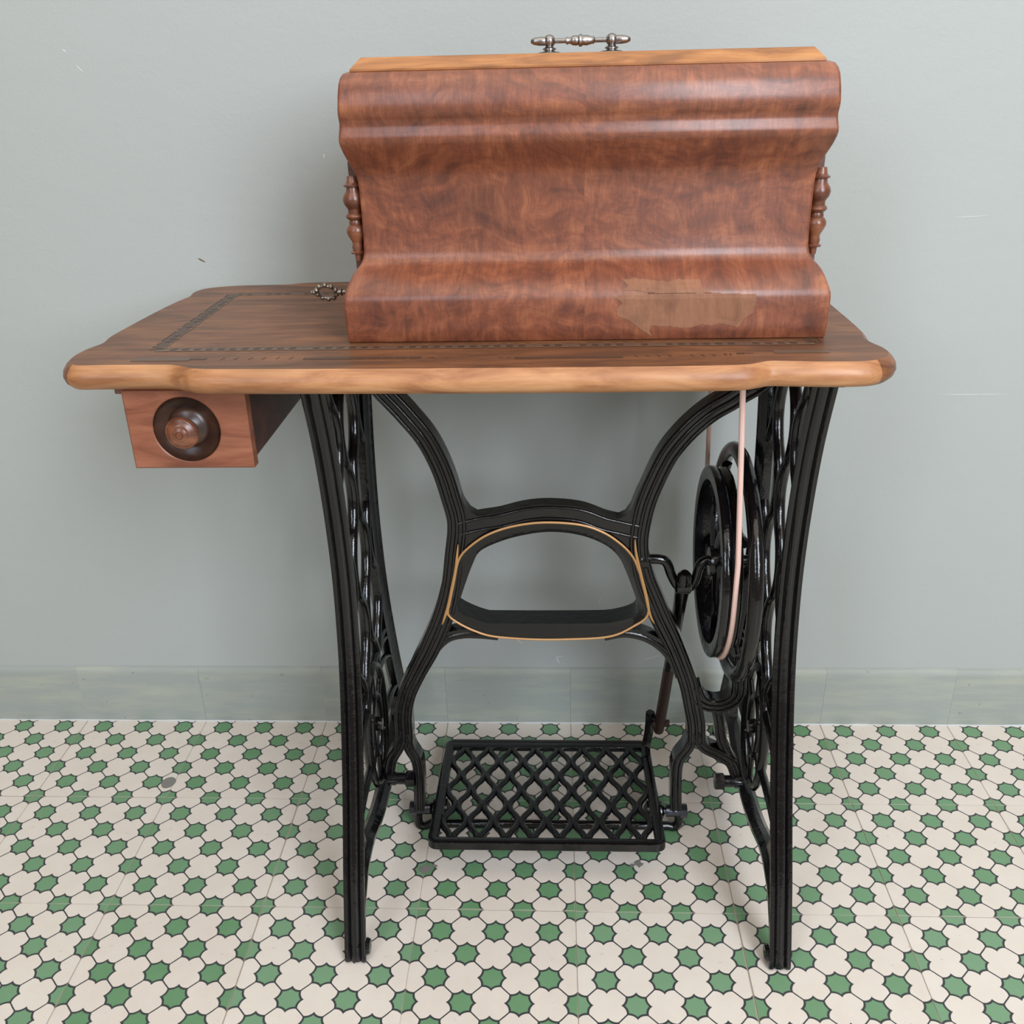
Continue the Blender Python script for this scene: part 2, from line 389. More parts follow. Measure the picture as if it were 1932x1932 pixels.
# small chips and scratches in the plaster
def mark(x0, z0, x1, z1, wd, m, nm):
    b = bmesh.new(); a, c = Vector((x0, 0, z0)), Vector((x1, 0, z1)); t = (c-a).normalized(); n = Vector((-t.z, 0, t.x))*wd/2
    y = WALL_Y-.0003
    P = [a, a.lerp(c, .3)+n, a.lerp(c, .8)+n*.7, c, a.lerp(c, .7)-n*.8, a.lerp(c, .25)-n]
    F = [b.verts.new((q.x, y, q.z)) for q in P]; B = [b.verts.new((q.x, WALL_Y+.0002, q.z)) for q in P]
    b.faces.new(F)
    for k in range(6): b.faces.new((F[k], F[(k+1) % 6], B[(k+1) % 6], B[k]))
    obj(nm, b, m, wall)
M_chipd = mat_plain('brown_chip', srgb(110, 96, 70), 0.7); M_chipl = mat_plain('pale_scratch', srgb(208, 210, 208), 0.7)
for a in ((-.4968, .7480, -.4869, .7423, .0022, M_chipd, 'plaster_chip'), (-.3145, .8747, -.3150, .8690, .0018, M_chipl, 'plaster_chip'), (-.0235, .1230, -.0175, .1104, .0016, M_chipl, 'scratch'), (-.0230, .1236, -.0120, .1245, .0010, M_chipl, 'scratch'),
          (.0424, .2180, .0464, .2338, .0006, M_chipl, 'scratch'), (-.0850, .1570, -.0760, .1462, .0010, M_chipl, 'scratch'), (-.0330, .1720, -.0290, .1640, .0008, M_chipl, 'scratch'), (.4997, .5503, .5921, .5495, .0007, M_chipl, 'scratch'), (.4816, .7842, .5274, .7854, .0006, M_chipl, 'scratch'),
          (-.6237, 1.0004, -.6200, .9975, .0016, M_chipl, 'scratch'), (-.6110, .9830, -.6030, .9740, .0012, M_chipl, 'scratch'), (.115, .118, .140, .126, .0008, M_chipl, 'scratch')):
    mark(*a)
# ---------------------------------------------------------------- treadle table
YC = -0.055
T = thing('treadle_table', 'old sewing table with brown walnut top on a black cast iron treadle base', 'table', (-.02, YC, 0))
ZT = 0.720
outline = [(-.480, -.219), (-.455, -.2195), (-.401, -.2195), (-.383, -.222), (-.368, -.230), (-.355, -.2355), (-.310, -.238), (-.2, -.2405), (-.05, -.2425), (.06, -.2425), (.124, -.2415), (.148, -.2395), (.160, -.234), (.172, -.2285),
           (.190, -.2295), (.225, -.2325), (.258, -.2315), (.276, -.222), (.2855, -.206), (.286, -.188), (.281, -.170), (.2785, -.152), (.283, -.128), (.2845, -.09), (.2845, -.02), (.2840, .04), (.282, .066), (.277, .085), (.2805, .105), (.277, .128), (.262, .140), (.225, .146), (.17, .147), (.155, .154), (.1, .159), (-.1, .162),
           (-.293, .160), (-.35, .156), (-.366, .149), (-.40, .1465), (-.43, .1455), (-.455, .139), (-.472, .127), (-.4775, .106), (-.4745, .085), (-.478, .066), (-.482, .04), (-.486, -.003), (-.4895, -.06), (-.4915, -.11), (-.4885, -.138), (-.4945, -.160), (-.4965, -.183), (-.4925, -.205)]
O = catmull([(x, y, 0) for x, y in outline], 4, True)
bm = bmesh.new(); rings = []
for d, z in [(0, ZT), (.0035, ZT-.003), (.0072, ZT-.008), (.0085, ZT-.0135), (.0068, ZT-.019), (.002, ZT-.0235), (-.006, ZT-.0255)]:
    r = []
    for i, p_ in enumerate(O):
        t = (O[(i+1) % len(O)]-O[i-1]).normalized(); n = Vector((t.y, -t.x, 0))
        r.append(bm.verts.new((p_.x+n.x*d, p_.y+n.y*d, z)))
    rings.append(r)
for a, b in zip(rings, rings[1:]):
    for k in range(len(a)): bm.faces.new((a[k], a[(k+1) % len(a)], b[(k+1) % len(a)], b[k]))
top_f = bm.faces.new(rings[0]); bot_f = bm.faces.new(rings[-1][::-1])
for f in bm.faces: f.material_index = 1
top_f.material_index = 0; bot_f.material_index = 0
tt = obj('tabletop', bm, M_top, T, True, 45); tt.data.materials.append(M_edge); tt.data.materials.append(M_endgrain)
for p_ in tt.data.polygons:
    if p_.material_index == 1 and abs(p_.center.x+.1015) > .372 and abs(p_.normal.x) > .50*math.hypot(p_.normal.x, p_.normal.y)+.02 and abs(p_.normal.z) < .97: p_.material_index = 2
for p_ in tt.data.polygons:
    if len(p_.vertices) > 8: p_.use_smooth = False

# inlaid border and measuring scale, set flush in the top
def strip(b, x0, y0, x1, y1, wd, z=ZT+.0002, mi=0, skew=0):
    a, c = Vector((x0, y0, 0)), Vector((x1, y1, 0)); t = (c-a).normalized(); n = Vector((-t.y, t.x, 0))*wd/2
    sk_ = t*skew
    f = b.faces.new([b.verts.new((q.x, q.y, z)) for q in (a-n-sk_, c-n-sk_, c+n+sk_, a+n+sk_)]); f.material_index = mi
bm = bmesh.new(); zt = ZT
X0, X1, Y0, Y1 = -.421, .226, -.1665, .090
for (a, b, c, d) in ((X0, Y0, X1, Y0), (X1, Y0, X1, Y1), (X1, Y1, X0, Y1), (X0, Y1, X0, Y0)):
    horiz = abs(b-d) < 1e-6; L = math.hypot(c-a, d-b); n = int(L/.0118); ux, uy = (c-a)/L, (d-b)/L
    px, py = -uy, ux
    wd = 0.013
    strip(bm, a, b, c, d, wd, ZT+(.00010 if horiz else .00018), 2 if horiz else 0)
    strip(bm, a-px*.0078, b-py*.0078, c-px*.0078, d-py*.0078, .0014, ZT+(.00025 if horiz else .00030), 0)
    for k in range(n):
        s0, s1 = (k+.15)*L/n, (k+.68)*L/n
        for sd, off in ((1, 0), (-1, .5*L/n)):
            q0, q1 = s0+off, min(s1+off, L)
            if q1 <= q0 or random.random() < .45: continue
            strip(bm, a+ux*q0+px*.0062*sd, b+uy*q0+py*.0062*sd, a+ux*q1+px*.0062*sd, b+uy*q1+py*.0062*sd, .0013, ZT+.0005, 1)
        if random.random() < .75:
            strip(bm, a+ux*s0, b+uy*s0, a+ux*s1, b+uy*s1, .0055, ZT+(.00036 if horiz else .00042), 0)
o = obj('inlay_border', bm, M_inlay, tt); o.data.materials.append(M_inlay2); o.data.materials.append(M_inlay3)
bm = bmesh.new(); ys = -.2025
def bar(x0, x1, y, h, mi=0): strip(bm, x0, y, x1, y, h, ZT+.0003, mi, 0)
bar(-.432, -.375, ys, .012, 2); bar(-.3748, -.359, ys+.0005, .006, 0);
for x in (-.343, -.330, -.316, -.303, -.2895, -.2765): strip(bm, x-.0012, ys-.004, x+.0012, ys+.004, .0009, ZT+.0003, 0)
x = -.264
for wdt in (.002, .003, .005, .010, .012, .012, .012, .012, .012, .012, .012): 
    bar(x, x+wdt, ys-.0025, .0075, 0); x += wdt+.0009
bar(x+.006, x+.012, ys-.003, .002, 0)
x = -.062
bar(-.078, -.073, ys-.005, .002, 2); bar(-.070, -.066, ys-.005, .003, 2)
for wdt in (.029, .029, .029, .012): bar(x, x+wdt, ys-.0075, .0065, 0); x += wdt+.0008
for x in (.052, .0625, .073, .083, .104, .114, .124): strip(bm, x+.0012, ys-.0085, x-.0012, ys-.0025, .0010, ZT+.0003, 0)
bar(.134, .1365, ys-.003, .005, 0); bar(.139, .141, ys-.003, .004, 0); bar(.146, .153, ys-.0005, .005, 0); bar(.152, .162, ys, .0015, 0)
bar(.181, .232, ys+.004, .011, 2)
o = obj('inlaid_scale', bm, M_inlay, tt); o['kind'] = 'stuff'; o.data.materials.append(M_inlay2); o.data.materials.append(M_inlay3)

# side frames
yf_tab = [(.696, -.193), (.68, -.188), (.64, -.174), (.6, -.163), (.55, -.154), (.5, -.1485), (.45, -.147), (.4, -.151), (.35, -.159), (.3, -.172), (.25, -.189), (.2, -.208), (.15, -.229), (.1, -.251), (.05, -.270), (.02, -.281), (.001, -.287)]
def yfront(z):
    for (z0, y0), (z1, y1) in zip(yf_tab, yf_tab[1:]):
        if z1 <= z <= z0: return y1+(y0-y1)*(z-z1)/(z0-z1)
    return yf_tab[0][1]
LW = 0.020
def side_frame(xc, inner):
    """xc: mid plane, inner: +1 if the inside of the table lies towards +x"""
    b = bmesh.new(); hx = .0128
    # legs, with a ridged outer edge (the edge that faces front / back)
    x = LW/2
    prof = [(-x, -hx*.38), (-x, hx*.38), (-x+.004, hx*.46), (0, hx*.66), (x-.006, hx*.86), (x-.004, hx), (x-.001, hx*.98), (x, hx*.86), (x, hx*.62), (x-.0028, hx*.44), (x-.0006, hx*.26), (x, 0), (x-.0006, -hx*.26), (x-.0028, -hx*.44), (x, -hx*.62), (x, -hx*.86), (x-.001, -hx*.98), (x-.004, -hx), (x-.006, -hx*.86), (0, -hx*.66), (-x+.004, -hx*.46)]
    for s, k in ((1, 1.0), (-1, .93)):
        P = []
        zs = [z for z, _ in yf_tab]
        for z, y in yf_tab:
            yo = YC+(y-YC)*k if s == 1 else YC-(y-YC)*k
            P.append(Vector((xc, yo+s*LW*.5, z)))
        P = catmull(P, 4)
        P = P[::-1] if s == 1 else P
        # a profile axis pointing so that +a is outward
        A = Vector((1, 0, 0))
        t = P[1]-P[0]; n = A.cross(t); out = -s
        sg = 1 if n.y*out > 0 else -1
        sweep(b, P, [(a*sg, q) for a, q in prof], A, scale=[(.8 if v.z < .004 else .95 if v.z < .012 else 1) for v in P])
    # head rail under the top, foot arch
    box(b, xc-.015, xc+.015, -.205, .085, .686, .6945, .002)
    arch = [(-.272, .018), (-.252, .052), (-.222, .080), (-.18, .088), (-.13, .074), (-.09, .066), (YC, .064)]
    arch = [Vector((xc, y, z)) for y, z in arch] + [Vector((xc, 2*YC-(YC+(y-YC)*.93)+0, z)) for y, z in reversed(arch[:-1])]
    sweep(b, catmull(arch, 5), rect(.019, .021, .7), (1, 0, 0))
    # infill where arch and leg run together
    for s, k in ((1, 1.0), (-1, .93)):
        w_ = [(-.232, .10), (-.245, .07), (-.262, .03), (-.250, .052), (-.222, .084), (-.19, .094), (-.20, .125)]
        for xx in (xc-.006, xc+.006):
            pass
        vs = [[b.verts.new((xx, YC+(y-YC)*k if s == 1 else YC-(y-YC)*k, z)) for y, z in w_] for xx in (xc-.006, xc+.006)]
        b.faces.new(vs[0]); b.faces.new(vs[1][::-1])
        for q in range(len(w_)): b.faces.new((vs[0][q], vs[0][(q+1) % len(w_)], vs[1][(q+1) % len(w_)], vs[1][q]))
    fr = obj('side_frame', b, M_iron, T, True, 40)
    # fish-scale lattice: wavy strands that touch at the nodes
    b = bmesh.new(); st, amp, pz = .0460, .0185, .087
    for k in range(-5, 5):
        yk = YC+st*(k+.5); run = []
        def flush(run):
            if len(run) > 3: sweep(b, run, ell(.0100, .0135), (1, 0, 0))
        z = .692
        while z > .262:
            jj = (.602-z)/pz
            # at integer row j the nodes are the columns m with (m+j) odd
            sgn_ = 1 if ((k+1) % 2 == 1) else -1     # direction at row 0
            cth = math.cos(math.pi*jj)
            sh = math.copysign(abs(cth)**.8, cth)
            y = yk+sgn_*amp*sh
            lim_f = yfront(z)+LW*.55; lim_b = YC-(yfront(z)-YC)*.93-LW*.40
            if lim_f < y < lim_b: run.append(Vector((xc, y, z)))
            else: flush(run); run = []
            z -= .0045
        flush(run)
    for j in range(-1, 5):
        z = .602-pz*j
        for m in range(-5, 6):
            if (m+j) % 2 != 1: continue
            y = YC+st*m
            if yfront(z)+LW*.5 < y < YC-(yfront(z)-YC)*.93-LW*.4: box(b, xc-.0045, xc+.0045, y-.007, y+.007, z-.008, z+.008, .002)
    obj('fish_scale_lattice', b, M_iron, fr, True, 50)
    # medallion: two nested oval rings with rays, tied to the legs
    b = bmesh.new()
    def oval(ry, rz, zc): return [Vector((xc, YC+ry*math.cos(a), zc+rz*math.sin(a))) for a in [2*math.pi*q/40 for q in range(40)]]
    sweep(b, oval(.056, .088, .178), rect(.012, .013, .9), (1, 0, 0), True)
    sweep(b, oval(.026, .046, .178), rect(.008, .010, .9), (1, 0, 0), True)
    for a in (30, 90, 150, 210, 270, 330):
        c_, s_ = math.cos(math.radians(a)), math.sin(math.radians(a))
        tube(b, [(xc, YC+.027*c_, .178+.047*s_), (xc, YC+.055*c_, .178+.087*s_)], .004, 8)
    lathe(b, [(.0, -.010), (.008, -.009), (.010, 0), (.008, .009), (0, .010)], (xc, YC, .178), (1, 0, 0), 16)
    for s in (1, -1):
        k = 1.0 if s == 1 else .93
        for z0, z1, y0 in ((.262, .245, -.070), (.235, .20, -.104), (.15, .135, -.107), (.262, .262, -.06)):
            yo = YC+(yfront(z1)+LW*.6-YC)*k; ye = YC+(y0-YC)
            P = [Vector((xc, ye, z0)), Vector((xc, (ye+yo)/2, (z0+z1)/2+.006)), Vector((xc, yo, z1))]
            if s == -1: P = [Vector((xc, 2*YC-q.y, q.z)) for q in P]
            sweep(b, catmull(P, 4), rect(.009, .011, .9), (1, 0, 0))
    obj('medallion', b, M_iron, fr, True, 50)
    # foot roller
    b = bmesh.new()
    lathe(b, [(.003, -.005), (.0085, -.004), (.0105, 0), (.0085, .004), (.003, .005)], (xc+inner*.012, -.270, .0135), (1, 0, 0), 20)
    tube(b, [(xc+inner*.006, -.270, .0135), (xc+inner*.014, -.270, .0135)], .004, 10)
    obj('foot_roller', b, M_iron, fr, True, 50)
    # cross bolt to the brace
    b = bmesh.new()
    xi = xc+inner*.012
    tube(b, [(xi, -.063, .093), (xi+inner*.010, -.063, .093)], .0095, 16)
    tube(b, [(xi+inner*.010, -.063, .093), (xi+inner*.024, -.063, .093)], .0080, 16)
    tube(b, [(xi+inner*.024, -.063, .093), (xi+inner*.036, -.063, .093)], .0115, 6)
    obj('bolt', b, M_iron, fr, True, 30)
    return fr
side_frame(-.2640, 1)
side_frame(.2365, -1)

# centre brace
STRUT_L = [(-0.2480, 0.6880), (-0.2188, 0.6449), (-0.2117, 0.6362), (-0.1924, 0.6129), (-0.1718, 0.584), (-0.1567, 0.5493), (-0.1468, 0.5117), (-0.1409, 0.4772), (-0.1461, 0.4347), (-0.1527, 0.3909), (-0.164, 0.3494), (-0.1824, 0.305), (-0.1993, 0.2713), (-0.2169, 0.2335), (-0.2248, 0.1999), (-0.2261, 0.1611), (-0.23, 0.1462)]
STRUT_R = [(0.2260, 0.6700), (0.2010, 0.6480), (0.1808, 0.635), (0.171, 0.6278), (0.1514, 0.6156), (0.1324, 0.5989), (0.1152, 0.5788), (0.1013, 0.5563), (0.0854, 0.516), (0.0779, 0.4848), (0.0748, 0.4486), (0.0819, 0.4092), (0.094, 0.3761), (0.1063, 0.346), (0.1222, 0.3114), (0.1343, 0.2808), (0.1454, 0.2479), (0.1527, 0.2151), (0.1585, 0.1858), (0.1602, 0.1558)]
RING_OUT = [(-0.0384, 0.4804), (-0.0742, 0.4756), (-0.1035, 0.4652), (-0.1256, 0.4497), (-0.1404, 0.4318), (-0.1483, 0.3998), (-0.155, 0.3691), (-0.1577, 0.3547), (-0.1445, 0.3417), (-0.1224, 0.3294), (-0.1, 0.3225), (-0.0549, 0.3187), (-0.0098, 0.3188), (0.0429, 0.3229), (0.0727, 0.3383), (0.0896, 0.3558), (0.0837, 0.3931), (0.0759, 0.4164), (0.0684, 0.4344), (0.0547, 0.4507), (0.033, 0.4669), (0.0041, 0.4775)]
RING_IN = [(-0.0316, 0.4678), (-0.0675, 0.4623), (-0.0962, 0.4525), (-0.1157, 0.4411), (-0.1247, 0.4231), (-0.1334, 0.3997), (-0.1401, 0.3797), (-0.1447, 0.3661), (-0.1418, 0.357), (-0.1146, 0.3433), (-0.0922, 0.3411), (0.0203, 0.3413), (0.0503, 0.3436), (0.0723, 0.3513), (0.0778, 0.3596), (0.0776, 0.3663), (0.0691, 0.3916), (0.06, 0.4164), (0.0506, 0.4358), (0.0333, 0.4515), (0.0042, 0.4635)]
ARCH_TOP = [(-0.1400, 0.4700), (-0.1157, 0.4765), (-0.0885, 0.4812), (-0.0595, 0.4888), (-0.0314, 0.4914), (0.004, 0.4878), (0.0328, 0.4767), (0.051, 0.4718), (0.0740, 0.4660)]
ARCH_LOW_L = [(-0.1924, 0.273), (-0.1787, 0.2987), (-0.1616, 0.3169), (-0.1413, 0.3232), (-0.1193, 0.3232), (-0.0961, 0.3209)]
ARCH_LOW_R = [(0.0364, 0.3205), (0.0626, 0.3252), (0.0884, 0.3191), (0.1094, 0.3044), (0.1249, 0.2839), (0.1348, 0.26)]
PRONG_L_IN = [(-0.2241, 0.1698), (-0.2202, 0.1436), (-0.2116, 0.1215), (-0.2107, 0.0899), (-0.2133, 0.0369)]
PRONG_L_OUT = [(-0.2269, 0.1698), (-0.2343, 0.1462), (-0.246, 0.123), (-0.2519, 0.0922)]
PRONG_R_IN = [(0.1567, 0.1687), (0.1497, 0.1471), (0.1383, 0.125), (0.1371, 0.0938), (0.1397, 0.0416)]
PRONG_R_OUT = [(0.1592, 0.173), (0.1703, 0.1498), (0.1898, 0.137), (0.2082, 0.1231), (0.218, 0.0956)]
ARM_R = [(0.1524, 0.2439), (0.1617, 0.2234), (0.1777, 0.2153), (0.1958, 0.2179), (0.2083, 0.2311), (0.209, 0.2563), (0.2063, 0.2922)]
WEB_R = [(0.1825, 0.2153), (0.1885, 0.186), (0.1931, 0.1604), (0.208, 0.1257)]
CRANK = [(0.081, 0.425), (0.1014, 0.425), (0.1105, 0.4199), (0.1171, 0.4031), (0.1262, 0.3876), (0.1379, 0.3854), (0.1457, 0.3958), (0.1508, 0.417), (0.16, 0.4235), (0.1701, 0.4235)]
YOKE = [(-0.2168, 0.0269), (-0.2173, 0.0077), (-0.2103, 0.0), (0.1384, 0.005), (0.1453, 0.0127), (0.1443, 0.0317)]
PATCH = [(0.0358, 0.7506), (0.0414, 0.7571), (0.0347, 0.7622), (0.0428, 0.7662), (0.0657, 0.7667), (0.0822, 0.7657), (0.0952, 0.7663), (0.1165, 0.7652), (0.1279, 0.7659), (0.1459, 0.7648), (0.1704, 0.764), (0.1698, 0.7522), (0.1687, 0.7455), (0.1609, 0.7406), (0.1595, 0.7373), (0.1558, 0.7314), (0.1465, 0.7341), (0.1365, 0.7359), (0.1301, 0.7334), (0.12, 0.7352), (0.1103, 0.732), (0.1037, 0.7312), (0.0903, 0.7331), (0.0703, 0.7342), (0.0689, 0.7282), (0.0724, 0.7231), (0.0656, 0.7274), (0.0587, 0.7318), (0.0485, 0.7403), (0.0376, 0.7438)]
CHIP = [(.0412,.7682),(.0471,.7725),(.0423,.7773),(.0531,.7785),(.0695,.777),(.0858,.7752),(.0959,.7774),(.1171,.7765),(.1184,.7702),(.1282,.7655),(.0955,.7647),(.0659,.7656),(.0668,.7715),(.0643,.7671),(.0528,.7688)]
BY = -.055; AX = (0, -1, 0)
def path(pts, n=8, y=BY): return catmull([(x, y, z) for x, z in pts], n)
def radial(loop, cx, cz, N=120):
    out = []
    for i in range(N):
        a = 2*math.pi*i/N; dx, dz = math.cos(a), math.sin(a); best = None
        for (x0, z0), (x1, z1) in zip(loop, loop[1:]+loop[:1]):
            ex, ez = x1-x0, z1-z0; den = dx*ez-dz*ex
            if abs(den) < 1e-12: continue
            t = ((x0-cx)*ez-(z0-cz)*ex)/den; u = ((x0-cx)*dz-(z0-cz)*dx)/den
            if t > 0 and -1e-6 <= u <= 1+1e-6: best = t if best is None else min(best, t)
        out.append((cx+dx*best, cz+dz*best))
    return out
sm = lambda L: [(v.x, v.y) for v in catmull([(x, z, 0) for x, z in L], 5, True)]
ro, ri = radial(sm(RING_OUT), -.034, .395), radial(sm(RING_IN), -.034, .395)
bm = bmesh.new()
loops = [[bm.verts.new((x, y, z)) for x, z in L] for L, y in ((ro, -.067), (ri, -.0665), (ri, -.034), (ro, -.036))]
mid = [bm.verts.new(((a[0]+b[0])/2, -.0645, (a[1]+b[1])/2)) for a, b in zip(ro, ri)]
seq = [loops[0], mid, loops[1], loops[2], loops[3]]
for a, b in zip(seq, seq[1:]+seq[:1]):
    for k in range(len(a)): bm.faces.new((a[k], a[(k+1) % len(a)], b[(k+1) % len(a)], b[k]))
pf = ridged(.0235, .024)
def taper(n, a, b): return [a+(b-a)*i/(n-1) for i in range(n)]
for L in (STRUT_L, STRUT_R):
    P = path(L); sweep(bm, P, pf, AX, scale=[1+.25*max(0, (i/len(P)-.55)/.1)*max(0, (.75-i/len(P))/.1)*.5 for i in range(len(P))])
sweep(bm, path(ARCH_TOP), ridged(.021, .022, (-.7, .7)), AX)
for L in (ARCH_LOW_L, ARCH_LOW_R): sweep(bm, path(L), ridged(.0135, .020, (0,), .002, .3), AX)
for L in (PRONG_L_IN, PRONG_L_OUT, PRONG_R_IN, PRONG_R_OUT): sweep(bm, path(L), ridged(.0150, .022, (-.45, .45), .002, .2), AX)
sweep(bm, path(ARM_R), ridged(.019, .022), AX); sweep(bm, path(WEB_R), ridged(.013, .018, (0,), .002, .3), AX)
def plate(b, pts, y0, y1):
    A_ = [b.verts.new((x, y0, z)) for x, z in pts]; B_ = [b.verts.new((x, y1, z)) for x, z in pts]
    b.faces.new(A_); b.faces.new(B_[::-1])
    for k in range(len(pts)): b.faces.new((A_[k], A_[(k+1) % len(pts)], B_[(k+1) % len(pts)], B_[k]))
plate(bm, [(-.143, .535), (-.1365, .5165), (-.1315, .5035), (-.1255, .4935), (-.1168, .4875), (-.100, .4885), (-.0888, .4905), (-.09, .466), (-.125, .447), (-.143, .43)], -.0640, -.046)
plate(bm, [(.080, .535), (.0715, .5165), (.0655, .498), (.0593, .4875), (.0505, .4830), (.0325, .4860), (.03, .464), (.055, .452), (.075, .43)], -.0640, -.046)
# head lugs bolted under the top, bearing boss of the crank
for xa in (-.238, .212): box(bm, xa-.010, xa+.010, -.066, -.044, .66, .694, .003)
lathe(bm, [(.010, 0), (.0125, .003), (.0125, .016), (.009, .018)], (.072, -.055, .425), (1, 0, 0), 18)
brace = obj('centre_brace', bm, M_iron, T, True, 40)
bm = bmesh.new()
gp = [Vector((x, -.0672, z)) for x, z in ro]
tube(bm, gp, .00145, 6, True)
for P in ([(-.1405, .452), (-.1425, .436), (-.1455, .415), (-.1510, .39), (-.1560, .369), (-.1620, .350), (-.1655, .340)], [(.0700, .458), (.0720, .440), (.0775, .415), (.0850, .385), (.0915, .356), (.0975, .342)]):
    P = path(P, 5, -.0675); tube(bm, P, [max(.0004, .0021*math.sin(math.pi*min(1, max(0, i/(len(P)-1))))**.5) for i in range(len(P))], 6)
obj('gold_pinstripe', bm, M_gold, brace, True)
# yoke bar under the treadle and its pivot pins
bm = bmesh.new()
tube(bm, path(YOKE[:3], 6)+path([(-.20, .0070), (.13, .0070)], 2)+path(YOKE[3:], 6), .0062, 12)
obj('yoke_bar', bm, M_iron, brace, True)
PZ = .034
for xa, xb, s in ((-.2275, -.199, 1), (.1555, .127, -1)):
    b = bmesh.new()
    tube(b, [(xa, -.055, PZ), (xa+s*.010, -.055, PZ)], .0095, 8)
    tube(b, [(xa+s*.010, -.055, PZ), (xb, -.055, PZ)], .0082, 14)
    tube(b, [(xb, -.055, PZ), (xb+s*.016, -.055, PZ)], .0045, 10)
    obj('pivot_pin', b, M_boltsteel, brace, True, 30)

# treadle plate, tilted with its front edge up
TL, TR, TF, TB = -.1900, .1155, -.1245, .1245
TM = Matrix.Translation((0, -.0345, .0555)) @ Matrix.Rotation(math.radians(-6.9), 4, 'X')
def rrect(x0, x1, y0, y1, r, n=5):
    out = []
    for cx_, cy_, a0 in ((x1-r, y1-r, 0), (x0+r, y1-r, 90), (x0+r, y0+r, 180), (x1-r, y0+r, 270)):
        for k in range(n+1):
            a = math.radians(a0+90*k/n); out.append(Vector((cx_+r*math.cos(a), cy_+r*math.sin(a), -.0045)))
    return out
bm = bmesh.new()
q = .0058
sweep(bm, rrect(TL+q, TR-q, TF+q, TB-q, .007), [(-q, -.006), (q, -.006), (q, .004), (q*.6, .0055), (-q*.6, .0055), (-q, .004)], (0, 0, 1), True)
box(bm, TL+.006, TR-.006, TB-.0215, TB-.005, -.0085, .0005, .003)
box(bm, TL+.006, TR-.006, TF+.004, TF+.0165, -.0095, -.0015, .003)
box(bm, TL+.006, TL+.0135, TF+.006, TB-.006, -.0090, -.001, .003)
box(bm, TR-.0135, TR-.006, TF+.006, TB-.006, -.0090, -.001, .003)
bmesh.ops.transform(bm, matrix=TM, verts=bm.verts[:])
# arm that takes the pitman at the back right corner
sweep(bm, catmull([(TR-.007, .045, .043), (TR-.006, .064, .050), (TR-.002, .070, .072), (TR-.001, .071, .106)], 6), rect(.013, .013, .8), (1, 0, 0))
tube(bm, [(TR-.004, .071, .100), (TR+.020, .071, .088)], .0060, 12)
treadle = obj('treadle_plate', bm, M_iron, T, True, 40)
bm = bmesh.new(); NS = 16; xl, xr = TL+.0125, TR-.0125; stp = (xr-xl)/NS; yb, yt = TF+.0150, TB-.0200; rows = 6
for k in range(NS):
    P = []; xk = xl+(k+.5)*stp; sgn_ = 1 if (k+1) % 2 == 1 else -1
    for q in range(rows*9+1):
        u = q/9; y = yt-(yt-yb)*u/rows; c_ = math.cos(math.pi*u)
        P.append(Vector((xk+sgn_*(stp/2-.0024)*math.copysign(abs(c_)**.85, c_), y, -.0045)))
    sweep(bm, P, rect(.0088, .0075, .7), (0, 0, 1))
for r_ in range(0, rows+1):
    for m in range(0, NS+1):
        if (m+r_) % 2 == 1: 
            y = yt-(yt-yb)*r_/rows; x = xl+m*stp; box(bm, max(x-.0052, xl-.004), min(x+.0052, xr+.004), y-.0042, y+.0042, -.0078, -.0014, .0018)
bmesh.ops.transform(bm, matrix=TM, verts=bm.verts[:])
obj('treadle_lattice', bm, M_iron, treadle, True, 50)
for xa, s in ((TL+.006, 1), (TR-.006, -1)):
    b = bmesh.new(); lathe(b, [(.006, -.014), (.014, -.010), (.0155, 0), (.014, .010), (.006, .014)], (xa-s*.001, -.055, PZ-.001), (1, 0, 0), 18)
    obj('treadle_hub', b, M_iron, treadle, True, 50)

# crank, flywheel and pitman rod
bm = bmesh.new(); tube(bm, catmull([(x, -.055, z) for x, z in CRANK], 6), .0060, 14)
tube(bm, [(.168, -.055, .4235), (.224, -.055, .4235)], .0065, 14)
obj('crank_shaft', bm, M_iron, T, True)
HC = (0, -.055, .4225)
bm = bmesh.new()
def xring(b, x0, x1, rin, rout, seg=72, groove=None):
    pr = [(rin, x0), (rin+.001, x0-.0005), (rout-.0015, x0-.0005), (rout, x0+.001)]
    if groove: pr += [(rout, groove-.0045), (rout-.004, groove), (rout, groove+.0045)]
    pr += [(rout, x1-.001), (rout-.0015, x1+.0005), (rin+.001, x1+.0005), (rin, x1)]
    rs = [[b.verts.new((x, HC[1]+r*math.cos(2*math.pi*k/seg), HC[2]+r*math.sin(2*math.pi*k/seg))) for k in range(seg)] for r, x in pr]
    for a, c in zip(rs, rs[1:]+rs[:1]):
        for k in range(seg): b.faces.new((a[k], a[(k+1) % seg], c[(k+1) % seg], c[k]))
xring(bm, .1585, .1800, .099, .1155, 80, .1715)
tr = [(HC[1]+.1350*math.cos(a), HC[2]+.1350*math.sin(a)) for a in [2*math.pi*k/80 for k in range(80)]]
sweep(bm, [Vector((.1895, y, z)) for y, z in tr], [(q[0], q[1]) for q in [(.0095*math.cos(t), .0085*math.sin(t)) for t in [2*math.pi*k/12 for k in range(12)]]], (1, 0, 0), True)
lathe(bm, [(.006, 0), (.017, .001), (.019, .006), (.019, .034), (.014, .040), (.006, .041)], (.160, HC[1], HC[2]), (1, 0, 0), 24)
for q in range(5):
    a0 = 2*math.pi*q/5+.5; P = []
    for u in range(13):
        r = .014+(.118-.014)*u/12; a = a0+.75*(u/12)**1.2
        P.append(Vector((.171+.010*(u/12)**2, HC[1]+r*math.cos(a), HC[2]+r*math.sin(a))))
    sweep(bm, P, rect(.012, .012, .8), (1, 0, 0), scale=[1.2-.4*u/12 for u in range(13)])
obj('flywheel', bm, M_iron, T, True, 45)
bm = bmesh.new()
pa, pb = Vector((.1315, -.0560, .3885)), Vector((.1290, .071, .086))
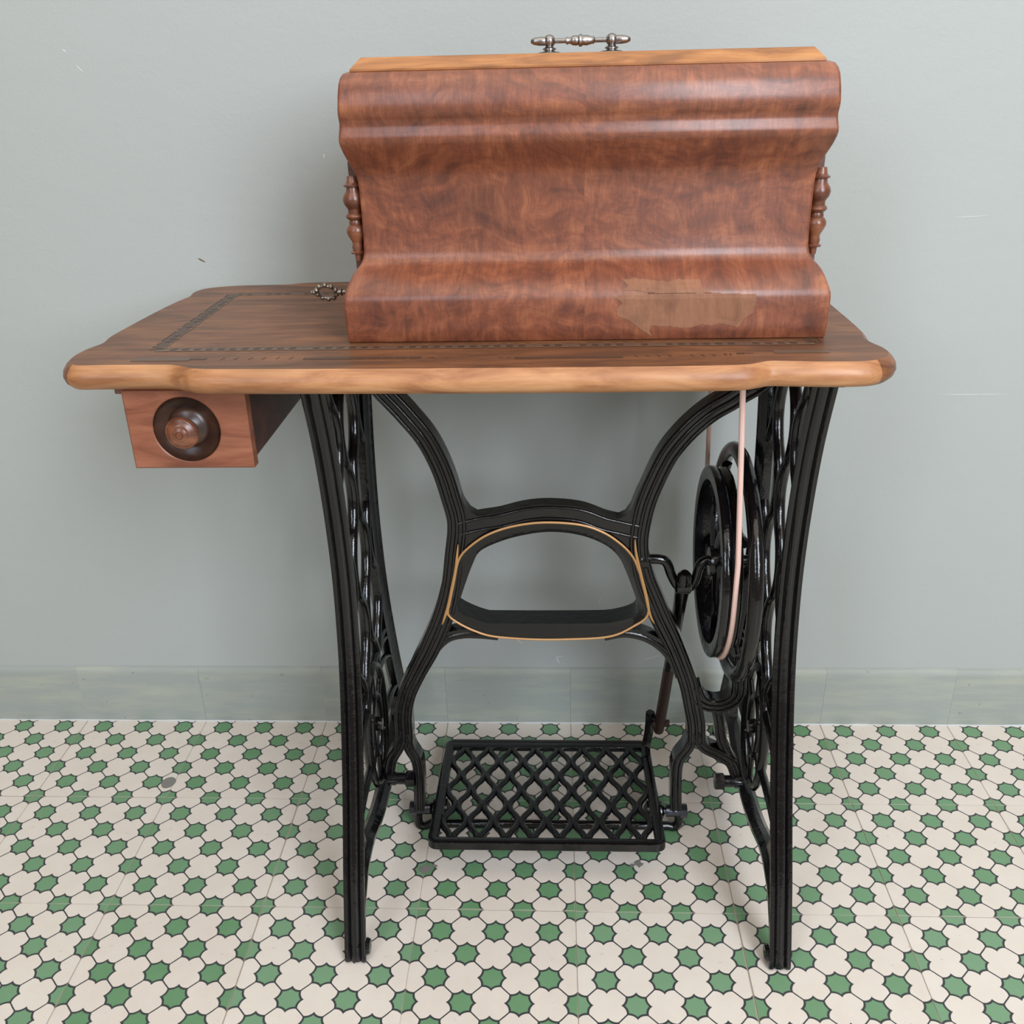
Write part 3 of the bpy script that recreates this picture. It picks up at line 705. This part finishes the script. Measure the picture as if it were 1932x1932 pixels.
lathe(bm, [(.0085, -.010), (.0115, -.008), (.0115, .008), (.0085, .010)], pa-Vector((0, 0, -.002)), (1, 0, 0), 16)
d_ = (pa-pb).normalized(); tube(bm, [pa+d_*.026, pa+d_*.02, pa, pa-d_*.03, pa.lerp(pb, .55)], [.0050, .0088, .0095, .0082, .0076], 12)
pit = obj('pitman_rod', bm, M_iron, T, True, 40)
bm = bmesh.new(); tube(bm, [pa.lerp(pb, .55), pb, pb-d_*.020], [.0076, .0080, .0078], 10)
tube(bm, [pb+Vector((-.012, 0, 0)), pb+Vector((.014, 0, 0))], .0055, 12)
o = obj('rod_end', bm, M_rust, pit, True, 40); o['label'] = 'rusty brown lower rod end'

# drawer under the left end
DX0, DX1, DY0, DZ0, DZ1 = -.4490, -.3268, -.2050, .6075, .6915
D = bmesh.new(); box(D, DX0+.006, DX1-.004, DY0+.014, .075, DZ0+.003, DZ1-.001, .0015)
drawer = obj('drawer', D, M_drawerside, T)
cx, cz, cr = -.3895, .6490, .0338
bm = bmesh.new(); NA = 48; cor = .004
def rect_pt(a):
    dx, dz = math.cos(a), math.sin(a)
    hx0, hx1, hz0, hz1 = DX0-cx, DX1-cx, DZ0-cz, DZ1-cz
    t = min([v for v in ((hx1/dx if dx > 1e-9 else 9), (hx0/dx if dx < -1e-9 else 9), (hz1/dz if dz > 1e-9 else 9), (hz0/dz if dz < -1e-9 else 9))])
    return cx+dx*t, cz+dz*t
ang = sorted([2*math.pi*k/NA for k in range(NA)]+[math.atan2(zz-cz, xx-cx) % (2*math.pi) for xx in (DX0, DX1) for zz in (DZ0, DZ1)])
A_ = [rect_pt(a) for a in ang]
def shrink(p_, e): return (min(max(p_[0], DX0+e), DX1-e), min(max(p_[1], DZ0+e), DZ1-e))
r_back = [bm.verts.new((x, DY0+.0145, z)) for x, z in A_]; r_side = [bm.verts.new((x, DY0+.0020, z)) for x, z in A_]
r_fr = [bm.verts.new((*(lambda q: (q[0], DY0, q[1]))(shrink(p_, .0022)),)) for p_ in A_]
prev = r_back; allr = [r_back, r_side, r_fr]
for rr, yy in ((cr+.001, DY0), (cr, DY0+.0008), (cr-.001, DY0+.0035), (cr-.005, DY0+.0075), (cr-.013, DY0+.0105), (cr-.022, DY0+.0115)):
    n_dish = len(allr)
    allr.append([bm.verts.new((cx+rr*math.cos(a), yy, cz+rr*math.sin(a))) for a in ang])
for a, b in zip(allr, allr[1:]):
    for k in range(len(ang)): bm.faces.new((a[k], a[(k+1) % len(ang)], b[(k+1) % len(ang)], b[k]))
bm.faces.new(allr[-1]); bm.faces.new(r_back[::-1])
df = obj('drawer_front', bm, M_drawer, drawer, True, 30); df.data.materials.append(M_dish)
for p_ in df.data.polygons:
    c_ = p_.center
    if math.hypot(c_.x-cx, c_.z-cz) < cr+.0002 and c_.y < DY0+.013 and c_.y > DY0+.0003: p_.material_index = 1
bm = bmesh.new()
lathe(bm, [(.0080, .0095), (.0085, .010), (.0095, .012), (.0150, .0155), (.0168, .0185), (.0155, .0215), (.0140, .0225), (.0137, .0217), (.0125, .0222), (.0110, .0240), (.0085, .0252), (.0075, .0250), (.0055, .0262), (.0040, .0266), (.0036, .0260), (.0028, .0272), (0, .0276)], (cx-.0012, DY0+.0090, cz), (0, -1, 0), 36)
kn = obj('drawer_knob', bm, M_turned, drawer, True, 40)
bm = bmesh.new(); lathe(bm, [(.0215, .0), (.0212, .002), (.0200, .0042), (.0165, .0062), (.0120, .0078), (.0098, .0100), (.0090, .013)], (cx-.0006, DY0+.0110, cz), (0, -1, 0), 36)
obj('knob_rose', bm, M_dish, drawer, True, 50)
bm = bmesh.new(); box(bm, DX0-.009, DX0+.004, -.198, .07, .684, .6945, .001); box(bm, DX1-.003, DX1+.008, -.190, .07, .684, .6945, .001); box(bm, DX0, DX1, .06, .085, .62, .6945, .001)
obj('drawer_runner', bm, M_coverend, T)

# ---------------------------------------------------------------- drive belt
bm = bmesh.new(); xb = .1715
R_b = .1150
P = [(.1600, -.1715, .694), (.1650, -.1715, .60), (xb, -.1705, .48)]
P += [(xb, HC[1]-R_b*math.cos(a), HC[2]-R_b*math.sin(a)) for a in [math.pi*k/24 for k in range(25)]]
P += [(xb, .0610, .48), (.1690, .0610, .60), (.1665, .0610, .694)]
tube(bm, [Vector(p_) for p_ in P], .0030, 10)
belt = obj('drive_belt', bm, M_belt, None, True)
belt['label'] = 'pale pink leather drive belt hanging down over the black flywheel'; belt['category'] = 'belt'

# ---------------------------------------------------------------- machine cover on the table
K = thing('machine_cover', 'coffin shaped walnut machine cover with chipped veneer standing on the table', 'cover', (.005, -.040, ZT))
pz = [(.7203, -.1490, .2350), (.7215, -.1500, .2365), (.735, -.1510, .2375), (.752, -.1515, .2378), (.761, -.1517, .2376), (.765, -.1512, .2370), (.769, -.1493, .2358), (.773, -.1458, .2345), (.778, -.1403, .2330), (.783, -.1330, .2310), (.787, -.1262, .2283), (.7895, -.1210, .2256), (.7925, -.1168, .2235), (.797, -.1142, .2216), (.803, -.1134, .2205), (.820, -.1133, .2200), (.840, -.1133, .2200), (.862, -.1133, .2203),
      (.870, -.1138, .2208), (.877, -.1155, .2220), (.884, -.1195, .2245), (.891, -.1255, .2270), (.898, -.1320, .2290), (.904, -.1368, .2302), (.9085, -.1395, .2306), (.9120, -.1402, .2302), (.9155, -.1392, .2298), (.920, -.1380, .2292), (.924, -.1382, .2288), (.928, -.1408, .2287), (.932, -.1434, .2285), (.936, -.1444, .2282), (.941, -.1443, .2277), (.947, -.1434, .2272), (.953, -.1418, .2266), (.958, -.1392, .2261), (.9625, -.1350, .2252), (.9660, -.1290, .2235), (.9678, -.1180, .2200)]
bm = bmesh.new(); rings = []; KX, KY = .005, -.040
for z, y, hx in pz:
    hy = KY-y; c = .003; r = []
    for sx, sy_, order in ((-1, -1, 0), (1, -1, 1), (1, 1, 0), (-1, 1, 1)):
        pts_ = [(sx*hx, sy_*(hy-c)), (sx*(hx-c*.3), sy_*(hy-c*.3)), (sx*(hx-c), sy_*hy)]
        if order: pts_ = pts_[::-1]
        r += [bm.verts.new((KX+a, KY+b, z)) for a, b in pts_]
    rings.append(r)
for a, b in zip(rings, rings[1:]):
    for k in range(12): bm.faces.new((a[k], a[(k+1) % 12], b[(k+1) % 12], b[k]))
bm.faces.new(rings[0][::-1]); bm.faces.new(rings[-1])
body = obj('cover_body', bm, M_cover, K, True, 45)
body['label'] = 'book-matched reddish walnut veneer body'
for s in (-1, 1):
    b = bmesh.new()
    P = [(KX+s*.2195, .782), (KX+s*.2345, .782), (KX+s*.2340, .800), (KX+s*.2340, .85), (KX+s*.2345, .885), (KX+s*.2320, .900), (KX+s*.2195, .900)]
    A_ = [b.verts.new((x, KY-.046, z)) for x, z in P]; B_ = [b.verts.new((x, KY+.046, z)) for x, z in P]
    b.faces.new(A_); b.faces.new(B_[::-1])
    for k in range(len(P)): b.faces.new((A_[k], A_[(k+1) % len(P)], B_[(k+1) % len(P)], B_[k]))
    obj('end_board', b, M_coverend, K)
sp = [(.0030, .7925), (.0036, .7990), (.0070, .7998), (.0074, .8010), (.0050, .8025), (.0058, .8060), (.0050, .8095), (.0055, .812), (.0085, .8170), (.0100, .8210), (.0098, .8240), (.0080, .8270), (.0065, .8282), (.0068, .8300), (.0060, .8325), (.0085, .8345), (.0095, .8362), (.0085, .8382), (.0068, .8395), (.0068, .8430), (.0075, .8445), (.0100, .8480), (.0110, .8520), (.0100, .8560), (.0070, .8605), (.0065, .8640), (.0090, .8650), (.0092, .8662), (.0070, .8672), (.0060, .8690), (.0050, .8745), (0, .8750)]
spx = None
for sx in (-1, 1):
    for sy_ in (-1, 1):
        if spx is None:
            b = bmesh.new(); lathe(b, [(r, z) for r, z in sp], (0, 0, 0), (0, 0, 1), 20)
            o = obj('turned_spindle', b, M_turned, K, True, 50); spx = o
        else: o = spx.copy(); C.objects.link(o)
        o.parent = K; o.matrix_parent_inverse = Matrix.Translation(K.location).inverted()
        o.location = (KX+sx*.2290, KY+sy_*.0580, 0)
bm = bmesh.new(); lx = .0045
def lidring(hx, y0, y1, z): return [bm.verts.new((lx+sx*hx, y, z)) for sx, y in ((-1, y0), (1, y0), (1, y1), (-1, y1))]
LR = [lidring(.2160, -.1190, .039, .9670), lidring(.2175, -.1205, .0405, .9678), lidring(.2175, -.1205, .0405, .9695), lidring(.2150, -.1180, .038, .9722), lidring(.2085, -.1115, .0315, .9790), lidring(.2075, -.1105, .0305, .9795)]
for a, b in zip(LR, LR[1:]):
    for k in range(4): bm.faces.new((a[k], a[(k+1) % 4], b[(k+1) % 4], b[k]))
bm.faces.new(LR[0][::-1]); bm.faces.new(LR[-1])
obj('lid_board', bm, M_lid, K)
# veneer losses, thin bare patches following the face
bm = bmesh.new()
def front_y(z):
    for (z0_, y0_, _), (z1_, y1_, _) in zip(pz, pz[1:]):
        if z0_ <= z <= z1_: return y0_+(y1_-y0_)*(z-z0_)/(z1_-z0_)
    return pz[-1][1]
def skin_patch(b, poly, off):
    # sample the polygon on fine rows so that it hugs the curved face
    zs = sorted(set([min(q[1] for q in poly)+k*.0009 for k in range(int((max(q[1] for q in poly)-min(q[1] for q in poly))/.0009)+1)]))
    rows_ = []
    for z in zs:
        xs_ = []
        for (x0, z0_), (x1, z1_) in zip(poly, poly[1:]+poly[:1]):
            if (z0_ <= z) != (z1_ <= z): xs_.append(x0+(x1-x0)*(z-z0_)/(z1_-z0_))
        xs_.sort(); rows_.append((z, [(xs_[i], xs_[i+1]) for i in range(0, len(xs_)-1, 2)]))
    for (z, spans) in rows_:
        zu = z+.0009
        for a, c in spans:
            if c-a < 2e-4: continue
            y0_, y1_ = front_y(z)-off, front_y(zu)-off
            b.faces.new([b.verts.new(v) for v in ((a, y0_, z), (c, y0_, z), (c, y1_, zu), (a, y1_, zu))])
skin_patch(bm, PATCH, .00035); skin_patch(bm, CHIP, .00035)
o = obj('veneer_loss', bm, M_glue, body); o['label'] = 'bare light patch where the veneer is chipped off'
# carry handle
bm = bmesh.new(); HZ = .9908; hy_ = -.040
tube(bm, [(-.028, hy_, HZ), (-.012, hy_, HZ)], .0022, 12); tube(bm, [(.016, hy_, HZ), (.0325, hy_, HZ)], .0022, 12)
lathe(bm, [(.0022, -.0145), (.0034, -.0140), (.0034, -.0125), (.0028, -.0118), (.0031, -.0095), (.0042, -.0080), (.0046, -.0040), (.0040, -.0025), (.0055, -.0015), (.0056, .0010), (.0044, .0022), (.0047, .0060), (.0036, .0100), (.0032, .0115), (.0036, .0125), (.0022, .0140)], (.002, hy_, HZ), (1, 0, 0), 20)
for x, s in ((-.0285, -1), (.0325, 1)):
    lathe(bm, [(.0022, 0), (.0040, .004), (.0039, .010), (.0032, .0150), (.0018, .0180), (0, .0185)], (x, hy_, HZ), (s, 0, 0), 16)
handle = obj('carry_handle', bm, M_steel, K, True, 50)
for x in (-.0285, .0325):
    b = bmesh.new(); zb = .9796-HZ
    lathe(b, [(.0125, zb), (.0120, zb+.0008), (.0085, zb+.0018), (.0050, zb+.0022), (.0048, zb+.0030), (.0066, zb+.0034), (.0066, zb+.0048), (.0044, zb+.0056), (.0038, zb+.0070), (.0052, -.0030), (.0060, 0), (.0052, .0030), (.0030, .0052), (0, .0060)], (x, hy_, HZ), (0, 0, 1), 20)
    obj('handle_post', b, M_steel, handle, True, 50)
# lock plate at the left end
bm = bmesh.new(); lathe(bm, [(.0085, 0), (.0080, .0010), (.0030, .0012), (0, .0012)], (KX-.2378, -.040, .7485), (-1, 0, 0), 20)
obj('lock_plate', bm, M_oldiron, K, True, 40)

# ---------------------------------------------------------------- key
G = thing('key', 'ornate metal key with scalloped ring bow in left end of cover', 'key', (-.262, -.040, .7485))
bm = bmesh.new()
tube(bm, [(-.2350, -.040, .7485), (-.2560, -.040, .7485), (-.2625, -.040, .7485)], [.0022, .0022, .0030], 12)
for x, r in ((-.2520, .0034), (-.2575, .0045)): lathe(bm, [(.002, -.0012), (r, 0), (.002, .0012)], (x, -.040, .7485), (1, 0, 0), 14)
obj('key_shaft', bm, M_oldiron, G, True, 50)
bm = bmesh.new(); cx_, tilt = -.2745, math.radians(54); rr = .0098
def kp(a, r): return Vector((cx_+r*math.cos(a), -.040-r*math.sin(a)*math.cos(tilt), .7485+r*math.sin(a)*math.sin(tilt)*1.0))
tube(bm, [kp(2*math.pi*k/36, rr) for k in range(36)], .0017, 8, True)
for k in range(10):
    a = 2*math.pi*k/10+.3; m = Matrix.Translation(kp(a, rr+.0012))
    bmesh.ops.create_icosphere(bm, subdivisions=2, radius=.0029, matrix=m)
for r_, rad in ((.0138, .0028), (.0162, .0020)): bmesh.ops.create_icosphere(bm, subdivisions=2, radius=rad, matrix=Matrix.Translation(kp(math.pi, r_)))
obj('key_bow', bm, M_oldiron, G, True, 60)
